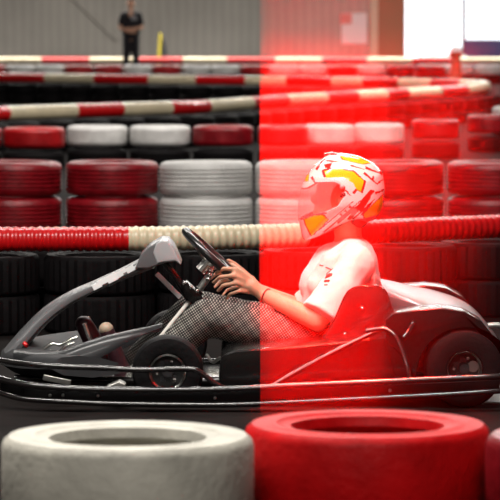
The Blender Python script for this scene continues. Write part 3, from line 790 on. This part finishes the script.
def cls(pt):
    for q in dark:
        if inside(pt, q): return 3
    for q in yel:
        if inside(pt, q): return 1
    for q in yel:
        cx = sum(a[0] for a in q)/len(q); cy = sum(a[1] for a in q)/len(q)
        if inside((cx+(pt[0]-cx)/1.13, cy+(pt[1]-cy)/1.16), q): return 2
    for q in red:
        if inside(pt, q): return 2
    return 0
for j in range(len(rows)-1):
    for k in range(NA):
        vs = (rows[j][k], rows[j][(k+1) % NA], rows[j+1][(k+1) % NA], rows[j+1][k])
        f = hm.faces.new(vs); cx = sum(pxl[v][0] for v in vs)/4; cy = sum(pxl[v][1] for v in vs)/4
        f.material_index = cls((cx, cy))
        if f.material_index == 3 and inside((cx, cy), PORT): f.tag = True
hm.faces.new(rows[0][::-1]).material_index = cls(HC); hm.faces.new(rows[-1]).material_index = cls(HC)
# cut the eye port open
port_faces = [f for f in hm.faces if f.tag]
bmesh.ops.delete(hm, geom=port_faces, context='FACES')
loc = wloc(pb)
hb = MB(); hb.bm.free(); hb.bm = hm
helm = hb.build('helmet', [M['helmet_white'], M['helmet_yellow'], M['helmet_red'], M['helmet_dark']], pb, angle=60)
modify(helm, 'SOLIDIFY', thickness=.012, offset=-1, material_offset=3, material_offset_rim=3)
# visor shell just outside the port
vis = bmesh.new(); vr = []
PV = Z((55, 195), (95, 170), (150, 150), (230, 158), (276, 190), (270, 235), (240, 275), (190, 298), (64, 335))
for j in range(8, NT-7, 2):
    th = PI*j/NT; st_, ct = math.sin(th), math.cos(th); rr = st_**.72*1.02
    row = []
    for k in range(0, NA, 2):
        a_ = 2*PI*k/NA; x = HC[0]+math.cos(a_)*rad[k]*rr; y = HC[1]-math.sin(a_)*rad[k]*rr
        p = P(x, y, C0); v = vis.verts.new(V(p.x, C0-math.copysign(abs(ct)**.9, ct)*HW*1.03, p.z)); pxl[v] = (x, y); row.append(v)
    vr.append(row)
for j in range(len(vr)-1):
    for k in range(len(vr[0])):
        vs = (vr[j][k], vr[j][(k+1) % len(vr[0])], vr[j+1][(k+1) % len(vr[0])], vr[j+1][k])
        cx = sum(pxl[v][0] for v in vs)/4; cy = sum(pxl[v][1] for v in vs)/4
        if inside((cx, cy), PV) : vis.faces.new(vs)
bmesh.ops.delete(vis, geom=[v for v in vis.verts if not v.link_faces], context='VERTS')
hb = MB(); hb.bm.free(); hb.bm = vis; vo = hb.build('visor', M['visor'], helm); modify(vo, 'SOLIDIFY', thickness=.003)
for s in (-1, 1): MB().ball(V(P(341, 185).x, C0+s*(HW+.001), P(341, 185).z), (.009, .006, .009)).build('visor_pivot', M['kart_silver'], helm)
MB().ball(P(331, 154.5), (.028, .03, .010)).build('top_vent', M['helmet_red'], helm)

# ------------------------------------------------------------------ red-tinted smoke, added to carry the made-up red band
sm = bpy.data.materials.new('added_red_smoke'); sm.use_nodes = True; nt = sm.node_tree; nt.nodes.clear()
vs_ = nt.nodes.new('ShaderNodeVolumeScatter'); vs_.inputs['Color'].default_value = (1, .02, .012, 1); vs_.inputs['Density'].default_value = .13; vs_.inputs['Anisotropy'].default_value = 0  # red glow helped by a red tint in the smoke colour
out = nt.nodes.new('ShaderNodeOutputMaterial'); nt.links.new(vs_.outputs[0], out.inputs['Volume'])
tcn = nt.nodes.new('ShaderNodeTexCoord'); sx = nt.nodes.new('ShaderNodeSeparateXYZ'); nt.links.new(tcn.outputs['Object'], sx.inputs[0])
def ramp(sock, a, b, lo, hi):
    r = nt.nodes.new('ShaderNodeMapRange'); r.interpolation_type = 'SMOOTHSTEP'
    for k, v in zip((1, 2, 3, 4), (a, b, lo, hi)): r.inputs[k].default_value = v
    nt.links.new(sock, r.inputs[0]); return r.outputs[0]
m1 = nt.nodes.new('ShaderNodeMath'); m1.operation = 'MULTIPLY'
sk = nt.nodes.new('ShaderNodeMath'); sk.operation = 'MULTIPLY_ADD'; sk.inputs[1].default_value = -.4
nt.links.new(sx.outputs['Z'], sk.inputs[0]); nt.links.new(sx.outputs['X'], sk.inputs[2])
nt.links.new(ramp(sx.outputs['Z'], 1.02, 1.36, .22, .02), m1.inputs[0]); nt.links.new(ramp(sk.outputs[0], .20, .68, 1, .07), m1.inputs[1])  # density thins upward and rightward to shape the fade of the added band
nt.links.new(m1.outputs[0], vs_.inputs['Density'])
hz = MB().box(V(.455, 7.55, 1.6), (.84, 2.2, 3.1)).build('added_red_haze', sm, smooth=False, base=(0, 7.55, 0))
tag(hz, 'added red-tinted smoke that shows the made-up red beam over the right half of the kart', 'smoke', kind='stuff')
